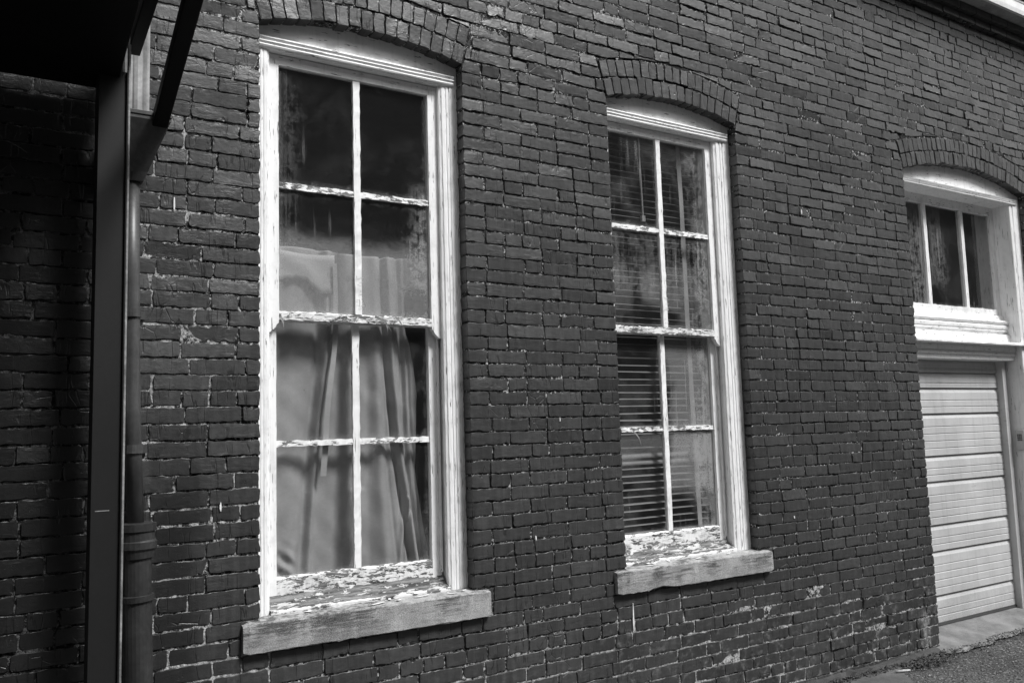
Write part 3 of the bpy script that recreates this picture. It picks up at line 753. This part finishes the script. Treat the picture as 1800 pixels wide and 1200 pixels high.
# ------------------------------------------------------------------ venetian blind behind the second window
vb = thing('venetian_blind', (3.48, .21, .96), 'white venetian blind with bent open slats behind the dirty window', 'blind')
sl = MB(); z = 3.26; k = 0; bx0, bx1 = 3.04, 3.885
while z > .985:
    tilt = R(9.5)+random.gauss(0, .045)
    if 1.335 < z < 1.43: tilt = R(52)+random.gauss(0, .08)
    dzl, dzr = random.gauss(0, .0025), random.gauss(0, .0025)
    n = 10; v = []; f = []
    bow = random.gauss(0, .0015)
    for i in range(n+1):
        t = i/n; x = bx0+(bx1-bx0)*t; zc = z+dzl*(1-t)+dzr*t+bow*math.sin(math.pi*t)
        for q in (-.5, -.17, .17, .5):           # from the outer (lower) edge inwards
            w = q*.042; c = .003*(1-4*q*q)
            v.append((x, .215+w*math.cos(tilt)-c*math.sin(tilt), zc+w*math.sin(tilt)+c*math.cos(tilt)))
    for i in range(n):
        for q in range(3): a = i*4+q; f.append((a, a+4, a+5, a+1))
    sl.add(v, f); z -= .0395; k += 1
so = sl.build('slats', M['slat'], vb, fix=False, smooth=True); so.modifiers.new('Thickness', 'SOLIDIFY').thickness = .0012
hr = MB(); hr.box(bx0-.005, bx1+.005, .185, .245, 3.275, 3.32); hr.build('headrail', M['slat'], vb, bevel=.003)
br = MB(); br.box(bx0, bx1, .192, .238, .955, .972); br.build('bottom_rail', M['slat'], vb, bevel=.003)
for x0, wd in ((3.715, .017),):
    tp = MB(); n = 40; v = []
    for i in range(n+1):
        t = i/n; z = 3.27-2.3*t; x = x0+.028*t+.003*math.sin(t*8)
        v += [(x-wd, .184+.002*math.sin(t*30), z), (x+wd, .184, z)]
    tp.add(v, [(2*i, 2*i+1, 2*i+3, 2*i+2) for i in range(n)]); to = tp.build('ladder_tape', M['tape'], vb, fix=False); to.modifiers.new('Thickness', 'SOLIDIFY').thickness = .001
wd = MB(); wd.tube([(3.40, .186, 3.27), (3.405, .184, 3.0), (3.408, .182, 2.80)], [.006, .006, .005], 8); wd.box(3.395, 3.42, .174, .19, 2.765, 2.80); wd.build('tilt_wand', M['tape'], vb)

# ------------------------------------------------------------------ downpipe
dp = thing('downpipe', (.62, -.06, 0), 'old round downpipe with a metal hopper beside the dark steel post', 'downpipe')
pp = MB(); pp.tube([(.564, -.056, 2.60), (.569, -.057, 2.2), (.578, -.056, 1.7), (.600, -.058, 1.17)], [.031]*4, 20)
pp.build('pipe', M['pipe'], dp, smooth=True)
ip = MB(); ip.tube([(.600, -.062, 1.255), (.600, -.062, 1.252), (.600, -.062, 1.225), (.600, -.062, 1.222), (.602, -.062, 1.19), (.602, -.062, 1.185), (.602, -.062, 1.16), (.602, -.062, 1.15), (.603, -.062, 1.125), (.603, -.062, 1.12), (.605, -.062, .99), (.605, -.062, .987), (.606, -.062, .967), (.606, -.062, .963), (.616, -.062, .5), (.622, -.062, -.03)],
        [.05, .071, .071, .065, .065, .071, .071, .064, .060, .052, .052, .060, .060, .052, .053, .054], 24)
ipo = ip.build('soil_pipe', M['iron'], dp, smooth=False)
for z, x in ((2.05, .572), (1.53, .586)):
    sb = MB(); sb.tube([(x, -.062, z-.016), (x, -.062, z+.016)], [.0335, .0335], 20); sb.box(x-.06, x+.058, -.012, -.004, z-.016, z+.016); sb.build('strap', M['pipe'], dp)
# hopper: a wedge-shaped rain head
hp = MB()
def rect(x0, x1, y0, y1, z): return [(x0, y0, z), (x1, y0, z), (x1, y1, z), (x0, y1, z)]
hp.loft([rect(.535, .602, -.095, -.028, 2.565), rect(.530, .615, -.105, -.02, 2.60), rect(.50, .682, -.19, -.008, 2.785), rect(.50, .682, -.19, -.008, 2.80), rect(.497, .686, -.194, -.006, 2.80), rect(.497, .686, -.194, -.006, 2.815), rect(.512, .672, -.18, -.02, 2.815), rect(.515, .66, -.16, -.03, 2.76)])
hp.build('hopper', M['hopper'], dp, bevel=.004)
# fluted spout coming down the wall into the hopper
fl = MB(); ring = []
for t in range(48):
    a = 2*math.pi*t/48; q = .045*(1+.10*math.cos(12*a)); ring.append((math.copysign(abs(math.cos(a))**.6, math.cos(a))*q, math.copysign(abs(math.sin(a))**.6, math.sin(a))*q*.8))
fl.loft([[(.575+x, -.062+y, z) for x, y in ring] for z in (2.77, 3.3, 4.0, 4.8)]); fl.build('fluted_spout', M['flute'], dp)
# square spout running out to the canopy gutter
sq = MB(); a = np.array((.648, -.12, 2.775)); c = np.array((.60, -.95, 2.955)); c = a+(c-a)*1.6
d = (c-a)/np.linalg.norm(c-a); u = np.cross(d, (0, 0, 1)); u /= np.linalg.norm(u); w = np.cross(u, d)
sq.loft([[tuple(p+u*sx*.028+w*sz*.024) for sx, sz in ((-1, -1), (1, -1), (1, 1), (-1, 1))] for p in (a, c)])
sq.build('square_spout', M['black'], dp, bevel=.004)

# ------------------------------------------------------------------ canopy on a steel post
cn = thing('canopy', (.47, -.25, 0), 'black steel canopy overhead carried on a dark steel post', 'canopy')
po = MB(); po.box(.418, .512, -.25, -.238, 0, 2.93); po.box(.418, .426, -.238, -.16, 0, 2.93); po.box(.418, .52, -.172, -.16, 0, 2.93)
po.box(.512, .5165, -.262, -.16, 0, 2.93)
post = po.build('post', M['post'], cn, bevel=.0015)
po2 = MB(); po2.box(.432, .478, -.2512, -.2499, 1.318, 1.321); po2.build('scratch', M['edge'], post)
fe = MB(); fe.box(.5168, .5245, -.2625, -.235, 0, 3.08); fe.build('flange', M['edge'], cn, bevel=.002)  # paler than the post: light caught on the edge is painted in
pl = MB()
pl.loft([[(-5., -.10, z), (.497, -.10, z), (.30, -3.4, z), (-5., -3.4, z)] for z in (2.905, 3.06)])
pl.build('deck', M['black'], cn, bevel=.003)
ar = MB(); ar.loft([[(x+o_, y, z) for x, z in ((0, 3.035), (.045, 3.035), (.045, 3.30), (0, 3.30))] for o_, y in ((.525, -.17), (.44, -1.9))]); ar.build('arm', M['black'], cn, bevel=.003)

# ------------------------------------------------------------------ keypad
kp = thing('keypad', (7.27, .13, 1.37), 'small grey door keypad on the white post beside the garage door', 'keypad')
kb = MB(); kb.box(7.258, 7.2845, .095, .165, 1.29, 1.45); kb.build('housing', M['grey'], kp, bevel=.004)
ks = MB()
for i in range(3):
    for j in range(4): ks.box(7.2545, 7.258, .112+i*.013, .121+i*.013, 1.365+j*.014, 1.375+j*.014)
ks.build('buttons', M['key'], kp)

# ------------------------------------------------------------------ loose flakes of paint lying on the sills
def flake(x, y, z, L, w, a, label):
    mb = MB(); n = 5; v = []
    for i in range(n+1):
        t = i/n-.5; hgt = .003+.012*L/.06*(abs(t)*2)**2*random.random()
        ww = w*(1-.5*abs(t))*random.uniform(.7, 1.1)
        for s in (-1, 1):
            px, py = L*t, s*ww/2
            v.append((x+px*math.cos(a)-py*math.sin(a), y+px*math.sin(a)+py*math.cos(a), z+hgt*.6))
    mb.add(v, [(2*i, 2*i+1, 2*i+3, 2*i+2) for i in range(n)])
    o = mb.build('paint_flake', M['chip'], None, fix=False); o.modifiers.new('Thickness', 'SOLIDIFY').thickness = .0012
    tag(o, label, 'paint flake', 'paint flakes on the window sills')
LA = 'loose white paint flake on the stone sill below the curtained window'
LB = 'loose white paint flake on the stone sill below the blind window'
for x, y, L, w, a in ((1.60, .00, .075, .012, .25), (1.83, .02, .07, .010, .1), (1.97, .0, .03, .010, -.6), (1.71, .01, .03, .012, .6), (1.30, .03, .03, .02, .2), (1.68, .04, .025, .012, 1.2), (2.05, .02, .025, .010, .3)):
    flake(x, y, .8185+.09*y, L*1.1, w*1.25, a, LA)
for x, y, L, w, a in ((3.19, .0, .07, .010, .05), (3.24, .03, .05, .02, .3), (3.55, .01, .045, .014, .3), (3.20, .04, .03, .014, .2), (3.80, .02, .05, .010, .4), (3.35, .035, .03, .012, 1.)):
    flake(x, y, .8185+.09*y, L*1.1, w*1.25, a, LB)

# ------------------------------------------------------------------ ground
gm = MB(); n = 60
gm.add([(-60, -60, -.035), (60, -60, -.035), (60, 40, -.035), (-60, 40, -.035)], [(0, 1, 2, 3)])
tag(gm.build('ground', M['asphalt'], None, fix=False), kind='structure')
ap = MB(); nx, ny = 60, 10; v = []; f = []
for j in range(ny+1):
    for i in range(nx+1):
        x = 5.70+(7.75-5.70)*i/nx; t = j/ny
        ye = -.07+.02*math.sin(x*6)+.012*math.sin(x*19)+random.gauss(0, .004)
        y = .30+(ye-.30)*t; z = .058-.05*ss(t*1.0)+random.gauss(0, .0008)-(.03 if j == ny else 0)
        if j == ny: y -= .01
        v.append((x, y, z))
for j in range(ny):
    for i in range(nx): a = j*(nx+1)+i; f.append((a, a+nx+1, a+nx+2, a+1))
ap.add(v, f); tag(ap.build('apron', M['concrete'], None, fix=False, smooth=True), kind='structure')
pv = MB(); rings = []
for i in range(50):
    y = -.07-(1.9)*i/49; xe = 5.18+1.25*(y+.07)*.75+random.gauss(0, .008)
    rings.append([(-4, y, -.06), (xe, y, -.06), (xe-.012, y, -.016), (-4, y, -.014)])
pv.loft(rings); tag(pv.build('pavement', M['walk'], None), kind='structure')
# stones, grit and leaves on the asphalt
gv = MB()
for _ in range(5200):
    x = random.uniform(4.6, 8.2); y = -.03-1.1*random.random()**1.3
    if x < 5.18+.94*(y+.07) and random.random() < .93: continue
    r = random.uniform(.003, .010)*(1.5 if random.random() < .08 else 1); zb = -.035 if y < -.09 or x < 5.72 else 0
    v = [(x+r*random.uniform(.7, 1.2)*cx, y+r*random.uniform(.7, 1.2)*cy, zb+r*(.3+.7*cz*random.uniform(.6, 1.1))) for cx, cy, cz in ((1, 0, 0), (0, 1, 0), (-1, 0, 0), (0, -1, 0), (.1, .1, 1), (0, 0, -1))]
    gv.add(v, [(0, 1, 4), (1, 2, 4), (2, 3, 4), (3, 0, 4), (1, 0, 5), (2, 1, 5), (3, 2, 5), (0, 3, 5)])
tag(gv.build('gravel', M['gravel'], None, fix=False), 'loose gravel over the asphalt by the garage door', 'gravel', None, 'stuff')
lf = MB()
for _ in range(2600):
    t = random.random()
    if t < .45: x = random.uniform(4.3, 5.7); y = -.05-abs(random.gauss(0, .022))
    elif t < .8: x, y = random.gauss(5.45, .14), -.09-abs(random.gauss(0, .05))
    else: x = random.uniform(5.75, 7.6); y = -.095+random.gauss(0, .022)
    L = random.uniform(.004, .016); a = random.uniform(0, 6.3); w = L*random.uniform(.2, .5); z = -.022+random.uniform(0, .02)
    c, s = math.cos(a), math.sin(a)
    lf.add([(x-c*L, y-s*L, z), (x+s*w, y-c*w, z+random.uniform(0, .008)), (x+c*L, y+s*L, z+random.uniform(0, .012)), (x-s*w, y+c*w, z+random.uniform(0, .008))], [(0, 1, 2, 3)])
tag(lf.build('leaf_litter', M['leaf'], None, fix=False), 'dry leaf litter gathered at the foot of the wall', 'leaves', None, 'stuff')
tw = MB(); tw.tube([(5.03, -.150, -.006), (5.075, -.17, -.004), (5.125, -.185, -.005)], [.006, .008, .005], 8)
tag(tw.build('stick', M['stick'], None, smooth=True), 'pale short stick lying on the pavement at the wall foot', 'stick')

# ------------------------------------------------------------------ the building across the alley (added, sized to keep bright sky out of the panes)
ob = thing('added_building', (2, -13, 0), 'dark long building added across the way, seen only mirrored in the window panes', 'building')
w_ = MB(); w_.box(-22, 45, -24, -13, -.05, 11.4); w_.box(-22.2, 45.2, -24.2, -12.8, 11.4, 11.7); w_.build('wall', M['far'], ob)
for x in range(-20, 42, 4):
    ww = MB(); ww.box(x, x+1.4, -13.0+.03, -12.95, 1.2, 3.4); ww.box(x, x+1.4, -13.0+.03, -12.95, 4.1, 5.6); ww.build('window', M['dark'], ob)

# ------------------------------------------------------------------ camera, light, view
f_px, yaw, pit, rol = 1539.0959623, R(32.66131698), R(5.93319282), R(-1.70199525)
cy, sy, cp, sp_ = math.cos(yaw), math.sin(yaw), math.cos(pit), math.sin(pit)
fw = np.array([sy*cp, cy*cp, sp_]); rt = np.array([cy, -sy, 0]); up_ = np.cross(rt, fw)
r2 = math.cos(rol)*rt+math.sin(rol)*up_; u2 = -math.sin(rol)*rt+math.cos(rol)*up_
from mathutils import Matrix
cd = bpy.data.cameras.new('camera'); co = bpy.data.objects.new('camera', cd); COL.objects.link(co)
cd.sensor_width = 36; cd.lens = f_px/1800*36; cd.clip_start = .05; cd.clip_end = 500
co.matrix_world = Matrix(((r2[0], u2[0], -fw[0], 0), (r2[1], u2[1], -fw[1], -3.66), (r2[2], u2[2], -fw[2], 1.55), (0, 0, 0, 1)))
sc.camera = co

SUN_AZ, SUN_EL = R(30), R(52)                 # to the right of the wall's normal, above
sdir = np.array([math.sin(SUN_AZ)*math.cos(SUN_EL), -math.cos(SUN_AZ)*math.cos(SUN_EL), math.sin(SUN_EL)])
ld = bpy.data.lights.new('sun', 'SUN'); ld.energy = 2.2; ld.angle = R(14); ld.color = (1, 1, 1)
lo_ = bpy.data.objects.new('sun', ld); COL.objects.link(lo_)
from mathutils import Vector
lo_.rotation_euler = Vector(sdir).to_track_quat('Z', 'Y').to_euler(); lo_.location = (5, -6, 8)
wd_ = bpy.data.worlds.new('World'); sc.world = wd_; wd_.use_nodes = True; nt = wd_.node_tree; nt.nodes.clear()
sk = nt.nodes.new('ShaderNodeTexSky'); sk.sky_type = 'NISHITA'; sk.sun_disc = False; sk.sun_elevation = SUN_EL; sk.sun_rotation = math.atan2(sdir[0], sdir[1])
hs = nt.nodes.new('ShaderNodeHueSaturation'); hs.inputs['Saturation'].default_value = 0      # the photograph is black and white
bg = nt.nodes.new('ShaderNodeBackground'); bg.inputs[1].default_value = .11
wo = nt.nodes.new('ShaderNodeOutputWorld')
nt.links.new(sk.outputs[0], hs.inputs['Color']); nt.links.new(hs.outputs[0], bg.inputs[0]); nt.links.new(bg.outputs[0], wo.inputs[0])
sc.view_settings.view_transform = 'Standard'; sc.view_settings.look = 'None'; sc.view_settings.gamma = 1; sc.view_settings.exposure = 1.05
sc.cycles.max_bounces = 6; sc.cycles.transparent_max_bounces = 12
